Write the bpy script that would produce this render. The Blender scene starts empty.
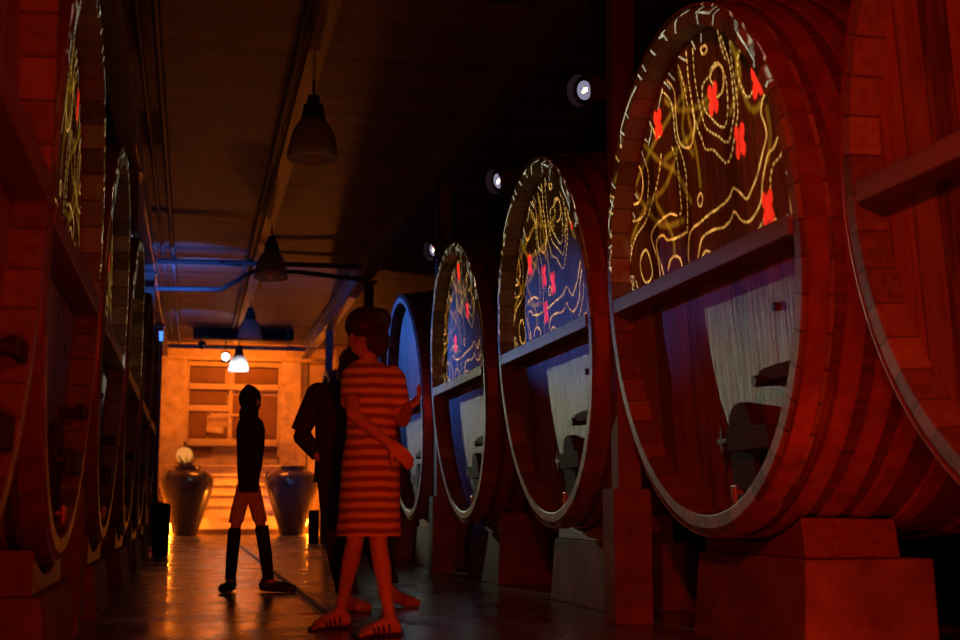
import bpy, math, random
import numpy as np
from mathutils import Vector, Matrix
random.seed(7)
PI = math.pi
SC = bpy.context.scene
COL = SC.collection

# ------------------------------------------------------------------ helpers
class MB:
    def __init__(s): s.v = []; s.f = []
    def add(s, vs, fs):
        n = len(s.v); s.v += [tuple(p) for p in vs]; s.f += [tuple(i + n for i in f) for f in fs]; return s
    def box(s, x0, x1, y0, y1, z0, z1, taper=0.0):
        t = taper
        vs = [(x0,y0,z0),(x1,y0,z0),(x1,y1,z0),(x0,y1,z0),(x0+t,y0+t,z1),(x1-t,y0+t,z1),(x1-t,y1-t,z1),(x0+t,y1-t,z1)]
        return s.add(vs, [(0,3,2,1),(4,5,6,7),(0,1,5,4),(1,2,6,5),(2,3,7,6),(3,0,4,7)])
    def rings(s, rs, cap0=True, cap1=True, close=False):
        n = len(rs[0]); vs = [p for r in rs for p in r]; fs = []
        m = len(rs)
        for i in range(m if close else m - 1):
            a = i * n; b = ((i + 1) % m) * n
            for j in range(n):
                k = (j + 1) % n
                fs.append((a + j, a + k, b + k, b + j))
        if not close:
            if cap0: fs.append(tuple(reversed(range(n))))
            if cap1: fs.append(tuple((m - 1) * n + j for j in range(n)))
        return s.add(vs, fs)
    def lathe(s, prof, axis='z', c=(0,0,0), n=32, cap=False, close=False):
        rs = []
        for r, h in prof:
            ring = []
            for j in range(n):
                a = 2 * PI * j / n; ca, sa = r * math.cos(a), r * math.sin(a)
                p = {'z': (ca, sa, h), 'x': (h, ca, sa), 'y': (sa, h, ca)}[axis]
                ring.append((p[0] + c[0], p[1] + c[1], p[2] + c[2]))
            rs.append(ring)
        return s.rings(rs, cap, cap, close)
    def tube(s, p0, p1, r0, r1=None, n=12, cap=True):
        r1 = r0 if r1 is None else r1
        p0, p1 = Vector(p0), Vector(p1); d = (p1 - p0).normalized()
        u = d.orthogonal().normalized(); w = d.cross(u)
        rs = []
        for p, r in ((p0, r0), (p1, r1)):
            rs.append([p + u * (r * math.cos(2*PI*j/n)) + w * (r * math.sin(2*PI*j/n)) for j in range(n)])
        return s.rings(rs, cap, cap)
    def path(s, pts, r, n=10):
        pts = [Vector(p) for p in pts]; rs = []
        u = None
        for i, p in enumerate(pts):
            a = pts[max(i-1, 0)]; b = pts[min(i+1, len(pts)-1)]; d = (b - a).normalized()
            if u is None: u = d.orthogonal().normalized()
            u = (u - d * u.dot(d)).normalized(); w = d.cross(u)
            rr = r[i] if isinstance(r, (list, tuple)) else r
            rs.append([p + u * (rr * math.cos(2*PI*j/n)) + w * (rr * math.sin(2*PI*j/n)) for j in range(n)])
        return s.rings(rs)
    def capsule(s, p0, p1, r0, r1, n=14):
        p0, p1 = Vector(p0), Vector(p1); L = (p1 - p0).length; d = (p1 - p0) / max(L, 1e-6)
        u = d.orthogonal().normalized(); w = d.cross(u); rs = []
        for k in range(1, 7):
            a = PI/2 * k/6; rs.append((p0 - d * (r0 * math.cos(a)), r0 * math.sin(a)))
        for k in range(0, 6):
            a = PI/2 * k/6; rs.append((p1 + d * (r1 * math.sin(a)), r1 * math.cos(a)))
        R = [[p + u * (r * math.cos(2*PI*j/n)) + w * (r * math.sin(2*PI*j/n)) for j in range(n)] for p, r in rs]
        return s.rings(R)
    def ellip(s, c, rx, ry, rz, M=None, n=18):
        rs = []
        for k in range(1, n // 2 + 4):
            a = PI * k / (n // 2 + 4); ring = []
            for j in range(n):
                b = 2 * PI * j / n
                v = Vector((rx*math.sin(a)*math.cos(b), ry*math.sin(a)*math.sin(b), -rz*math.cos(a)))
                if M is not None: v = M @ v
                ring.append(Vector(c) + v)
            rs.append(ring)
        return s.rings(rs)
    def xf(s, M):
        s.v = [tuple(M @ Vector(p)) for p in s.v]; return s
    def mesh(s, name):
        me = bpy.data.meshes.new(name); me.from_pydata(s.v, [], s.f); me.update(); return me

def fixn(me):
    import bmesh
    bm = bmesh.new(); bm.from_mesh(me); bmesh.ops.recalc_face_normals(bm, faces=bm.faces); bm.to_mesh(me); bm.free()

def obj(name, mb, mat, parent=None, smooth=False, bevel=0.0, loc=None):
    me = mb.mesh(name) if isinstance(mb, MB) else mb
    fixn(me)
    if smooth:
        me.polygons.foreach_set('use_smooth', [True] * len(me.polygons))
        try: me.set_sharp_from_angle(angle=math.radians(40))
        except Exception: pass
    o = bpy.data.objects.new(name, me); COL.objects.link(o)
    if mat: me.materials.append(mat)
    if parent is not None: o.parent = parent
    if loc is not None: o.location = loc
    if bevel:
        b = o.modifiers.new('bevel', 'BEVEL'); b.width = bevel; b.segments = 2; b.limit_method = 'ANGLE'
    return o
def tag(o, label, cat, group=None, kind=None):
    o['label'] = label; o['category'] = cat
    if group: o['group'] = group
    if kind: o['kind'] = kind
    return o
def struct(name, mb, mat, **k):
    o = obj(name, mb, mat, **k); o['kind'] = 'structure'; return o
def empty(name, loc, rz=0.0):
    o = bpy.data.objects.new(name, None); COL.objects.link(o); o.location = loc; o.rotation_euler = (0,0,rz)
    o.empty_display_size = .2; return o
def copy_tree(o, parent=None):
    c = o.copy(); COL.objects.link(c)
    if parent is not None: c.parent = parent
    for ch in list(o.children): copy_tree(ch, c)
    return c

# ------------------------------------------------------------------ materials
class NT:
    def __init__(s, name):
        s.m = bpy.data.materials.new(name); s.m.use_nodes = True; s.t = s.m.node_tree; s.t.nodes.clear()
        s.out = s.t.nodes.new('ShaderNodeOutputMaterial')
    def n(s, typ, **k):
        nd = s.t.nodes.new(typ)
        for a, b in k.items(): setattr(nd, a, b)
        return nd
    def l(s, a, b): s.t.links.new(a, b)
    def math(s, op, a, b=None, c=None):
        nd = s.n('ShaderNodeMath', operation=op)
        for i, x in enumerate((a, b, c)):
            if x is None: continue
            if isinstance(x, (int, float)): nd.inputs[i].default_value = x
            else: s.l(x, nd.inputs[i])
        return nd.outputs[0]
    def ramp(s, fac, stops):
        nd = s.n('ShaderNodeValToRGB'); cr = nd.color_ramp
        while len(cr.elements) < len(stops): cr.elements.new(.5)
        for e, (p, c) in zip(cr.elements, stops): e.position = p; e.color = (*c, 1) if len(c) == 3 else c
        s.l(fac, nd.inputs[0]); return nd.outputs[0]
    def mix(s, a, b, fac, typ='MIX'):
        nd = s.n('ShaderNodeMix', data_type='RGBA', blend_type=typ)
        for i, x in ((0, fac), (6, a), (7, b)):
            if isinstance(x, (int, float)): nd.inputs[i].default_value = x
            elif isinstance(x, tuple): nd.inputs[i].default_value = (*x, 1)
            else: s.l(x, nd.inputs[i])
        return nd.outputs[2]
    def obco(s, scale=(1,1,1), loc=(0,0,0)):
        tc = s.n('ShaderNodeTexCoord'); mp = s.n('ShaderNodeMapping')
        mp.inputs['Scale'].default_value = scale; mp.inputs['Location'].default_value = loc
        s.l(tc.outputs['Object'], mp.inputs[0]); return mp.outputs[0]
    def noise(s, vec, scale=5, detail=4, rough=.55, dim=None):
        nd = s.n('ShaderNodeTexNoise'); nd.inputs['Scale'].default_value = scale
        nd.inputs['Detail'].default_value = detail; nd.inputs['Roughness'].default_value = rough
        s.l(vec, nd.inputs['Vector']); return nd.outputs[0]
    def sep(s, vec):
        nd = s.n('ShaderNodeSeparateXYZ'); s.l(vec, nd.inputs[0]); return nd.outputs
    def bsdf(s, col, rough=.6, metal=0.0, spec=.5, bump=None, bstr=.3, bdist=.01):
        b = s.n('ShaderNodeBsdfPrincipled')
        if isinstance(col, tuple): b.inputs['Base Color'].default_value = (*col, 1)
        else: s.l(col, b.inputs['Base Color'])
        if isinstance(rough, (int, float)): b.inputs['Roughness'].default_value = rough
        else: s.l(rough, b.inputs['Roughness'])
        b.inputs['Metallic'].default_value = metal; b.inputs['Specular IOR Level'].default_value = spec
        if bump is not None:
            bp = s.n('ShaderNodeBump'); bp.inputs['Strength'].default_value = bstr; bp.inputs['Distance'].default_value = bdist
            s.l(bump, bp.inputs['Height']); s.l(bp.outputs[0], b.inputs['Normal'])
        s.l(b.outputs[0], s.out.inputs[0]); s.b = b; return s.m

def wood(name, dark, light, grain='z', plank=None, paxis='y', rough=.5, gap=.02, spec=.4, wear=.0, wearcol=(.4,.39,.35), bs=.35, bd=.006):
    t = NT(name)
    st = {'x': (.6, 14, 14), 'y': (14, .6, 14), 'z': (14, 14, .6)}[grain]
    v = t.obco(st); g = t.noise(v, 2.2, 6, .62); big = t.noise(t.obco(), 1.7, 3)
    base = t.obco(); ax = t.sep(base)[{'x': 0, 'y': 1, 'z': 2}[paxis]]
    f = t.math('ADD', t.math('MULTIPLY', g, .75), t.math('MULTIPLY', big, .35))
    h = g
    if plank:
        k = t.math('DIVIDE', ax, plank); fl = t.math('FLOOR', k); fr = t.math('FRACT', k)
        wn = t.n('ShaderNodeTexWhiteNoise', noise_dimensions='1D'); t.l(fl, wn.inputs['W'])
        f = t.math('ADD', f, t.math('MULTIPLY', t.math('SUBTRACT', wn.outputs[0], .5), .35))
        edge = t.math('MINIMUM', fr, t.math('SUBTRACT', 1.0, fr))
        line = t.math('LESS_THAN', edge, gap)
        h = t.math('SUBTRACT', g, t.math('MULTIPLY', line, 2.5))
    col = t.ramp(f, [(.32, dark), (.78, light)])
    if wear: 
        wv = t.noise(t.obco((3,3,.8)), 1.6, 5, .7)
        col = t.mix(col, wearcol, t.ramp(wv, [(.45, (0,0,0)), (.68, (wear,)*3)]))
    if plank: col = t.mix(col, tuple(c*.25 for c in dark), line)
    return t.bsdf(col, rough, spec=spec, bump=h, bstr=bs, bdist=bd)

def plain(name, col, rough=.5, metal=0.0, var=.25, scale=6, spec=.5, bstr=.1):
    t = NT(name); n = t.noise(t.obco(), scale, 5, .6)
    c = t.ramp(n, [(.3, tuple(x*(1-var) for x in col)), (.7, tuple(min(1, x*(1+var)) for x in col))])
    return t.bsdf(c, rough, metal, spec, bump=n, bstr=bstr, bdist=.005)
def glow(name, col, s):
    t = NT(name); e = t.n('ShaderNodeEmission'); e.inputs[0].default_value = (*col, 1); e.inputs[1].default_value = s
    t.l(e.outputs[0], t.out.inputs[0]); return t.m

M = {}
M['stave'] = wood('stave_wood', (.05,.02,.015), (.2,.085,.06), 'x', rough=.42, spec=.45)
M['head'] = wood('head_wood', (.09,.045,.02), (.40,.25,.13), 'z', plank=.165, paxis='y', rough=.5, gap=.018, wear=.7, wearcol=(.46,.45,.36), bs=.6, bd=.014)
M['beam'] = wood('beam_wood', (.14,.10,.09), (.36,.31,.29), 'y', rough=.55, spec=.4)
M['hardwood'] = wood('dark_oak', (.03,.012,.01), (.09,.03,.022), 'y', rough=.85, spec=.08)
M['cradle'] = wood('cradle_wood', (.12,.06,.04), (.3,.17,.12), 'y', rough=.6)
M['hoop'] = plain('iron_hoop', (.36,.17,.13), .42, .35, .35, 9)
M['iron'] = plain('black_iron', (.045,.04,.04), .6, .3)
M['post'] = plain('painted_post', (.24,.2,.19), .8, 0, .2, 4, .08)
M['chrome'] = plain('tap_metal', (.5,.48,.44), .4, .5)
M['concrete'] = plain('block_concrete', (.23,.19,.17), .9, 0, .35, 5, .05, .4)
M['blackplastic'] = plain('black_housing', (.012,.012,.013), .9, spec=.04)
def rim_mat():
    t = NT('rim_stave_ends'); c = t.obco(); o = t.sep(c)
    ang = t.math('ARCTAN2', o[1], t.math('SUBTRACT', o[2], 1.828))
    k = t.math('MULTIPLY', t.math('ADD', ang, PI), 52/(2*PI)); fl = t.math('FLOOR', k); fr = t.math('FRACT', k)
    wn = t.n('ShaderNodeTexWhiteNoise', noise_dimensions='1D'); t.l(fl, wn.inputs['W'])
    g = t.noise(c, 26, 5, .7)
    f = t.math('ADD', t.math('MULTIPLY', g, .8), t.math('MULTIPLY', wn.outputs[0], .45))
    line = t.math('LESS_THAN', t.math('MINIMUM', fr, t.math('SUBTRACT', 1.0, fr)), .028)
    col = t.ramp(f, [(.35, (.11,.10,.085)), (.6, (.25,.23,.20)), (.95, (.42,.40,.34))])
    col = t.mix(col, (.09,.075,.065), line)
    return t.bsdf(col, .55, spec=.4, bump=t.math('SUBTRACT', g, t.math('MULTIPLY', line, 2.0)), bstr=.4, bdist=.006)
M['rim'] = rim_mat()

# ------------------------------------------------------------------ wine tanks (local: +x into the tank, z up, origin on the floor under the face)
ZC, R0, TILT = 1.828, 1.29, .063
TM = Matrix.Translation((0,0,ZC)) @ Matrix.Rotation(-TILT, 4, 'Y') @ Matrix.Translation((0,0,-ZC))
LEN = 3.0
def rout(x): return R0 + .085 * math.sin(PI * min(max(x / LEN, 0), 1))
NS = 52
def ring_angles():
    a = []
    for k in range(NS):
        b = 2*PI*k/NS; w = 2*PI/NS
        a += [(b, -.006), (b + .07*w, 0), (b + .5*w, .002), (b + .93*w, 0)]
    return a
ANG = ring_angles()
def ringx(x, r, groove=1.0):
    return [(x, (r + g*groove) * math.sin(a), ZC + (r + g*groove) * math.cos(a)) for a, g in ANG]
def make_tank(label):
    root = empty('wine_tank', (0,0,0)); tag(root, label, 'barrel', 'big oak wine tanks lining the cellar aisle')
    b = MB(); rs = []
    b2 = []
    for i in range(0, 17):
        x = .022 + (LEN - .022) * i / 16; b2.append(ringx(x, rout(x)))
    b2.append(ringx(LEN, 1.16, 0)); b2.append(ringx(LEN - .1, 1.16, 0))
    b.rings([ringx(.127, 1.1, 0), ringx(.127, R0 - .012, 0)] + b2[1:], cap0=True, cap1=True)
    body = obj('barrel_body', b.xf(TM), M['stave'], root, smooth=False)
    r = MB().rings([ringx(.125, 1.188, 0), ringx(.004, 1.196, 0), ringx(0, 1.202, 0), ringx(0, R0 - .032, .6), ringx(.022, R0 - .004, 1), ringx(.125, rout(.125), 1)], close=True)
    obj('barrel_rim', r.xf(TM), M['rim'], root)
    hd = MB(); n = 96
    hd.rings([[(x, 1.186*math.sin(2*PI*j/n), ZC + 1.186*math.cos(2*PI*j/n)) for j in range(n)] for x in (.115, .126)])
    obj('barrel_head', hd.xf(TM), M['head'], root)
    # hoops
    for x in (.055, .215, .37, .525, .75, 1.1, 1.5, 1.95, 2.35, 2.7, 2.9):
        h = MB(); w = .095 if x < .6 else .1
        h.lathe([(rout(x - w/2) - .001, x - w/2), (rout(x - w/2) + .013, x - w/2 + .006), (rout(x + w/2) + .013, x + w/2 - .006), (rout(x + w/2) - .001, x + w/2)], 'x', (0,0,ZC), 120, close=True)
        obj('hoop', h.xf(TM), M['hoop'], root, smooth=True)
    # cross beam over the middle of the head
    c = MB(); z0, z1 = ZC - .055, ZC + .045
    c.rings([[(-.005, s*1.172, z0+.01), (.1135, s*1.18, z0), (.1135, s*1.18, z1), (-.005, s*1.172, z1-.006)] for s in (-1, 1)])
    obj('cross_beam', c.xf(TM), M['beam'], root, bevel=.006)
    # manhole door (arched), its bar and screw
    prof = [(-.14, 0), (-.14, .36)] + [(-.14*math.cos(PI*k/12), .36 + .1*math.sin(PI*k/12)) for k in range(1, 12)] + [(.14, .36), (.14, 0)]
    cy = -.34
    d = MB().rings([[(x, cy + y*s, .69 + z) for y, z in prof] for x, s in ((.1145, 1), (.075, 1), (.065, .94))])
    door = obj('manhole_door', d.xf(TM), M['hardwood'], root, bevel=.004)
    q = MB().box(.0, .0645, cy-.44, cy+.02, .925, 1.03)
    bar = obj('door_bar', q.xf(TM), M['hardwood'], root, bevel=.006)
    for ya, yb in ((cy-.54, cy-.441), (cy+.021, cy+.2)): obj('bar_end', MB().box(.03, .0645, ya, yb, .965, .992).xf(TM), M['iron'], root)
    q = MB(); a_, b_ = .057, .012; oy = cy + .11
    cr_ = [(b_,b_),(b_,a_),(-b_,a_),(-b_,b_),(-a_,b_),(-a_,-b_),(-b_,-b_),(-b_,-a_),(b_,-a_),(b_,-b_),(a_,-b_),(a_,b_)]
    q.rings([[(x, oy + u, .978 + w_) for u, w_ in cr_] for x in (.012, .029)])
    obj('screw_wing', q.xf(TM), M['iron'], root, bevel=.004)
    # lever
    q = MB().rings([[(.01, y, z-h), (.04, y, z-h), (.04, y, z+h), (.01, y, z+h)] for y, z, h in ((-1.04, 1.245, .032), (-.9, 1.245, .032), (-.75, 1.243, .026), (-.71, 1.236, .02))])
    lev = obj('lever', q.xf(TM), M['hardwood'], root, bevel=.004)
    obj('lever_pivot', MB().tube((.1145, -.68, 1.222), (.0, -.68, 1.222), .026).xf(TM), M['iron'], root)
    obj('lever_bolt', MB().tube((.1145, -.9, 1.24), (.041, -.9, 1.24), .012).xf(TM), M['iron'], root)
    # tap near the bottom and a small sample hole
    q = MB().tube((.1145, -.3, .735), (.02, -.3, .735), .014); q.tube((.03, -.3, .76), (.03, -.3, .69), .016, .012); q.tube((.03, -.33, .765), (.03, -.27, .765), .007)
    obj('tap', q.xf(TM), M['chrome'], root, smooth=True)
    q = MB().lathe([(.001, .105), (.02, .105), (.02, .1145), (.001, .1145)], 'x', (0, -.72, 1.545), 14)
    obj('bung', q.xf(TM), M['iron'], root)
    return root

RY = [3.24, 6.155, 9.06, 12.13, 15.27, 18.1, 21.25, 24.05]
XR, XL = 2.37, -.55
rlab = ['nearest oak tank on the right, cut by the frame edge, lit deep red all over',
 'huge oak tank right of the near post, with gold map lines and five red crosses',
 'oak tank left of the near post, with gold map lines and four clustered red crosses',
 'oak tank with blue lit rim and three red crosses in a column',
 'oak tank beside the striped dress, plain blue lit head without map lines',
 'oak tank hidden mostly behind the woman in the striped dress',
 'dark oak tank seen just left of the woman in the striped dress',
 'farthest oak tank on the right, thin dark curved rim against the orange wall']
llab = ['nearest oak tank on the left edge, blurred, deep red with a thick cross beam',
 'second oak tank on the left, thin sliver of head with gold lines',
 'third oak tank on the left with a white lit cross beam end',
 'fourth oak tank on the left, narrow dark edge with pale rim marks',
 'fifth oak tank on the left, thin dark sliver with orange glints',
 'farthest oak tank on the left, thin rim line beside the dark glazed jar']
LY = [3.37] + RY[1:6]
def left_matrix(y):      # the left row stands a little lower and leans less
    return Matrix.Translation((-.446 + (.022 if y < 4 else 0), y, -.09)) @ Matrix.Rotation(PI, 4, 'Z') @ Matrix.Rotation(.038, 4, 'Y')
proto = None
tanks = []
for i, y in enumerate(RY):
    if proto is None: proto = t = make_tank(rlab[0])
    else: t = copy_tree(proto); t['label'] = rlab[i]
    t.location = (XR, y, 0); tanks.append(t)
for i, y in enumerate(LY):
    t = copy_tree(proto); t['label'] = llab[i]; t.matrix_world = left_matrix(y); tanks.append(t)

# concrete blocks and curved timber cradles that carry the tanks
def make_block():
    b = MB(); hy = .64
    rs = [[(.0-t, -hy-t, z), (.62, -hy-t, z), (.62, hy+t, z), (0-t, hy+t, z)] for t, z in ((.03, 0), (0, .445))]
    return obj('concrete_block', b.rings(rs), M['concrete'], None, bevel=.012)
def make_cradle():
    b = MB(); n = 17; rs = []
    for x in (0, .46):
        X = x + .3 - .0
        ring = [(x, -.6, 0), (x, .6, 0)]
        for k in range(n):
            y = .56 - 1.12*k/(n-1)
            rr = rout(X + .05) + .016
            zz = ZC - math.sqrt(rr*rr - y*y) - .447 + math.sin(TILT) * (X) * .98 
            ring.append((x, y, zz - .004))
        rs.append(ring)
    return obj('timber_cradle', b.rings(rs), M['cradle'], None, bevel=.006)
bl = make_block(); cr = make_cradle()
side = {0: 'right', 1: 'left'}
place_words = ['nearest', 'second', 'third', 'fourth', 'fifth', 'sixth', 'seventh', 'farthest']
first = True
for s, ys in ((0, RY), (1, LY)):
    for i, y in enumerate(ys):
        if first: B, Cc = bl, cr
        else: B = bl.copy(); COL.objects.link(B); Cc = cr.copy(); COL.objects.link(Cc)
        first = False
        if s == 0: B.location = (XR + .28, y, 0); Cc.location = (XR + .3, y, .447)
        else:
            B.location = (-.56, y, 0); B.scale = (1,1,.73); B.rotation_euler = (0,0,PI); Cc.location = (-.6, y, .3262); Cc.rotation_euler = (0,0,PI)
        w = place_words[i] if not (s == 1 and i == 5) else 'farthest'
        tag(B, f'grey concrete block on the floor under the {w} tank of the {side[s]} row', 'block', 'concrete blocks under the tanks')
        tag(Cc, f'curved dark timber cradle between block and belly of the {w} tank, {side[s]} row', 'cradle', 'timber cradles under the tanks')

# ------------------------------------------------------------------ room shell
def ceil_mat():
    t = NT('ceiling_boards'); c = t.obco(); o = t.sep(c)
    g = t.noise(t.obco((.7, 9, 9)), 2.5, 6, .65); blot = t.noise(c, .8, 4)
    k = t.math('DIVIDE', o[1], .19); fl = t.math('FLOOR', k); fr = t.math('FRACT', k)
    wn = t.n('ShaderNodeTexWhiteNoise', noise_dimensions='1D'); t.l(fl, wn.inputs['W'])
    edge = t.math('MINIMUM', fr, t.math('SUBTRACT', 1.0, fr)); line = t.math('LESS_THAN', edge, .05)
    k2 = t.math('FRACT', t.math('DIVIDE', o[1], 1.52)); line2 = t.math('LESS_THAN', k2, .035)
    f = t.math('ADD', t.math('ADD', t.math('MULTIPLY', g, .6), t.math('MULTIPLY', wn.outputs[0], .3)), t.math('MULTIPLY', blot, .3))
    col = t.ramp(f, [(.3, (.10,.055,.048)), (.85, (.29,.18,.16))])
    col = t.mix(col, (.035,.02,.015), t.math('MAXIMUM', t.math('MULTIPLY', line, .6), line2))
    return t.bsdf(col, .6, spec=.3, bump=t.math('SUBTRACT', g, t.math('MULTIPLY', t.math('ADD', line, line2), 1.5)), bstr=.5, bdist=.01)
def floor_mat():
    t = NT('polished_concrete_floor'); c = t.obco(); o = t.sep(c)
    n1 = t.noise(c, 1.1, 6, .65); n2 = t.noise(c, 9, 5, .6)
    f = t.math('ADD', t.math('MULTIPLY', n1, .7), t.math('MULTIPLY', n2, .35))
    col = t.ramp(f, [(.35, (.12,.095,.08)), (.7, (.26,.215,.19))])
    k = t.math('FRACT', t.math('DIVIDE', t.math('ADD', o[1], .75), 2.35)); line = t.math('LESS_THAN', k, .022)
    k2 = t.math('FRACT', t.math('DIVIDE', t.math('ADD', o[0], 1.1), 1.95)); line2 = t.math('LESS_THAN', k2, .012)
    ln = t.math('MAXIMUM', line, line2)
    col = t.mix(col, (.02,.016,.014), ln)
    r = t.ramp(n1, [(.35, (.16,)*3), (.7, (.38,)*3)])
    return t.bsdf(col, r, spec=.55, bump=t.math('SUBTRACT', n2, t.math('MULTIPLY', ln, 2.0)), bstr=.22, bdist=.008)
M['ceiling'] = ceil_mat(); M['floor'] = floor_mat()
M['plaster'] = plain('rough_plaster', (.42,.33,.25), .85, 0, .3, 3.5, .2, .5)
M['plaster_light'] = plain('chamber_plaster', (.46,.35,.24), .8, 0, .22, 3, .2, .35)
M['dark_wall'] = plain('cellar_wall', (.10,.085,.08), .9, 0, .3, 2, .2, .4)
M['trim'] = plain('stone_trim', (.42,.33,.24), .75, 0, .15, 5, .2, .2)

YB, YF, YC = -3.0, 36.2, 30.6
ZCEIL = 4.36
struct('floor', MB().box(-5.0, 7.0, YB, YF + .2, -.12, 0), M['floor'])
struct('ceiling', MB().box(-5.0, 7.0, YB, YC, ZCEIL, ZCEIL + .15), M['ceiling'])
struct('wall_left', MB().box(-5.2, -5.0, YB, YC, 0, ZCEIL + .15), M['dark_wall'])
struct('wall_right', MB().box(7.0, 7.2, YB, YC, 0, ZCEIL + .15), M['dark_wall'])
struct('wall_near', MB().box(-5.2, 7.2, YB - .2, YB, 0, ZCEIL + .15), M['dark_wall'])
# end chamber: taller, plastered
CX0, CX1, CZ = -1.25, 3.45, 5.45
struct('wall_end_left', MB().box(-5.2, CX0, YC, YC + .3, 0, CZ), M['dark_wall'])
struct('wall_end_right', MB().box(CX1, 7.2, YC, YC + .3, 0, CZ), M['dark_wall'])
struct('wall_chamber_left', MB().box(CX0 - .2, CX0, YC + .3, YF, 0, CZ), M['plaster_light'])
struct('wall_chamber_right', MB().box(CX1, CX1 + .2, YC + .3, YF, 0, CZ), M['plaster_light'])
struct('wall_back', MB().box(CX0 - .2, CX1 + .2, YF, YF + .2, 0, CZ), M['plaster_light'])
struct('ceiling_chamber', MB().box(CX0 - .2, CX1 + .2, YC + .15, YF + .2, CZ, CZ + .15), M['plaster_light'])
struct('wall_over_opening', MB().box(CX0, CX1, YC, YC + .14, ZCEIL + .15, CZ), M['plaster'])
# back wall dressing: mouldings, pillars, big recessed frame
struct('trim_1', MB().box(CX0, CX1, YF - .35, YF, 4.98, 5.2), M['trim'], bevel=.02)
struct('trim_2', MB().box(CX0, CX1, YF - .2, YF, 4.55, 4.68), M['trim'], bevel=.02)
struct('trim_3', MB().box(-.86, -.2, YF - .22, YF, 0, 4.55), M['plaster'], bevel=.02)
struct('trim_4', MB().box(2.27, 2.8, YF - .22, YF, 0, 4.55), M['plaster'], bevel=.02)
struct('trim_5', MB().box(CX1 - .5, CX1, YF - 2.6, YF - .36, 4.62, 4.86), M['trim'], bevel=.02)

# boarded shelf unit on the back wall
rt = empty('wall_shelf_unit', (0, YF, 0)); tag(rt, 'tall boarded shelf unit filling the orange end wall above the steps', 'shelf')
f = MB()
f.box(-.2, 2.27, -.12, -.001, 4.40, 4.52); f.box(-.2, -.13, -.12, -.001, 2.0, 4.40); f.box(2.2, 2.27, -.12, -.001, 2.0, 4.40)
f.box(-.13, 2.2, -.16, -.001, 3.78, 3.93); f.box(-.13, 2.2, -.2, -.001, 2.28, 2.46); f.box(.9, 1.0, -.11, -.001, 2.46, 3.78); f.box(.9, 1.0, -.11, -.001, 3.93, 4.40)
f.box(-.13, .9, -.12, -.001, 3.2, 3.36); f.box(.42, 1.3, -.14, -.125, 3.07, 3.14)
obj('shelf_frame', f, M['trim'], rt, bevel=.008)
M['panel'] = wood('panel_board', (.10,.045,.015), (.18,.09,.035), 'x', rough=.6)
for a, b, c, d in ((-.12,.8,3.96,4.36),(1.05,2.18,3.96,4.36),(-.12,.86,3.38,3.74),(1.03,2.16,2.5,3.64),(-.12,.35,2.48,3.18),(.40,.88,2.48,2.80),(-.1,.5,2.04,2.24),(1.85,2.18,2.04,2.24)):
    obj('dark_board', MB().box(a, b, -.07, -.03, c, d), M['panel'], rt, bevel=.006)
obj('leaning_sheet', MB().box(-.22, .22, -.012, 0, -.09, .09).xf(Matrix.Translation((.56, -.1, 2.72)) @ Matrix.Rotation(.15, 4, 'Y')), M['trim'], rt)

# tiers of steps
M['step'] = plain('step_stone', (.62,.52,.36), .7, 0, .2, 4, .3, .25)
M['plinth'] = plain('dark_plinth', (.10,.05,.03), .7, 0, .2, 6)
st = empty('stone_steps', (1.05, 34.2, 0)); tag(st, 'broad pale stone steps rising to the end wall behind the two jars', 'steps')
obj('plinth', MB().box(-1.75, 1.75, -.06, 1.6, 0, .13), M['plinth'], st, bevel=.01)
zs = [.13, .46, .76, 1.02, 1.27, 1.52, 1.76]
for k in range(6):
    y0 = .24*k + .04
    obj('step', MB().box(-1.72, 1.72, y0, 1.6, zs[k] + .001, zs[k+1] - .05), M['step'], st, bevel=.01)
    obj('nosing', MB().box(-1.74, 1.74, y0 - .08, 1.6, zs[k+1] - .049, zs[k+1]), M['step'], st, bevel=.005)

# ceiling battens, beams, pipes
steel = plain('steel_beam', (.24,.23,.24), .45, .3, .25, 3); M['steel'] = steel
def ibeam(x, label):
    b = MB(); z0, z1 = 4.04, 4.36
    prof = [(-.085,z0),(.085,z0),(.085,z0+.02),(.012,z0+.02),(.012,z1-.022),(.085,z1-.022),(.085,z1-.002),(-.085,z1-.002),(-.085,z1-.022),(-.012,z1-.022),(-.012,z0+.02),(-.085,z0+.02)]
    b.rings([[(x + a, y, z) for a, z in prof] for y in (YB + .01, YC - .01)])
    tag(obj('ceiling_beam', b, steel), label, 'beam', 'long steel beams under the ceiling')
ibeam(2.46, 'long steel beam under the ceiling along the right hand posts')
ibeam(-.68, 'long steel beam under the ceiling along the left hand posts')
bt = MB()
bt.box(.82, .97, 8.2, 30.4, 4.315, 4.359)
tag(obj('ceiling_batten', bt, wood('batten_wood', (.2,.12,.09), (.4,.28,.22), 'y', rough=.5)), 'brown timber batten along the ceiling centre that carries the pendant lamps', 'batten')
tag(obj('power_cable', MB().path([(.74, y, 4.31 + .01*math.sin(y*2.1)) for y in np.arange(2, 29, .5)], .035), M['iron']), 'thick black cable run beside the timber batten on the ceiling', 'cable')
pm = plain('painted_pipe', (.13,.13,.15), .6, .1); M['pipe'] = pm
def pipe(pts, r, label, group=None): return tag(obj('ceiling_pipe', MB().path(pts, r), pm, smooth=True), label, 'pipe', group)
pipe([(-.36, y, 4.3) for y in (2, 10, 20, 30.4)], .03, 'straight long pipe on the ceiling left of the lamps')
pipe([(-.50, y, 4.32) for y in (2, 10, 20, 30.4)], .022, 'thinner long pipe beside the left steel beam')
pipe([(-.58,19.3,3.76),(.33,19.3,3.78),(.37,19.3,3.8),(.77,19.3,4.05),(.82,19.3,4.07),(1.5,19.3,4.07),(1.56,19.3,4.06),(2.42,19.3,3.99)], .035, 'cranked cross pipe between the third posts, blue lit at its left end')
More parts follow.
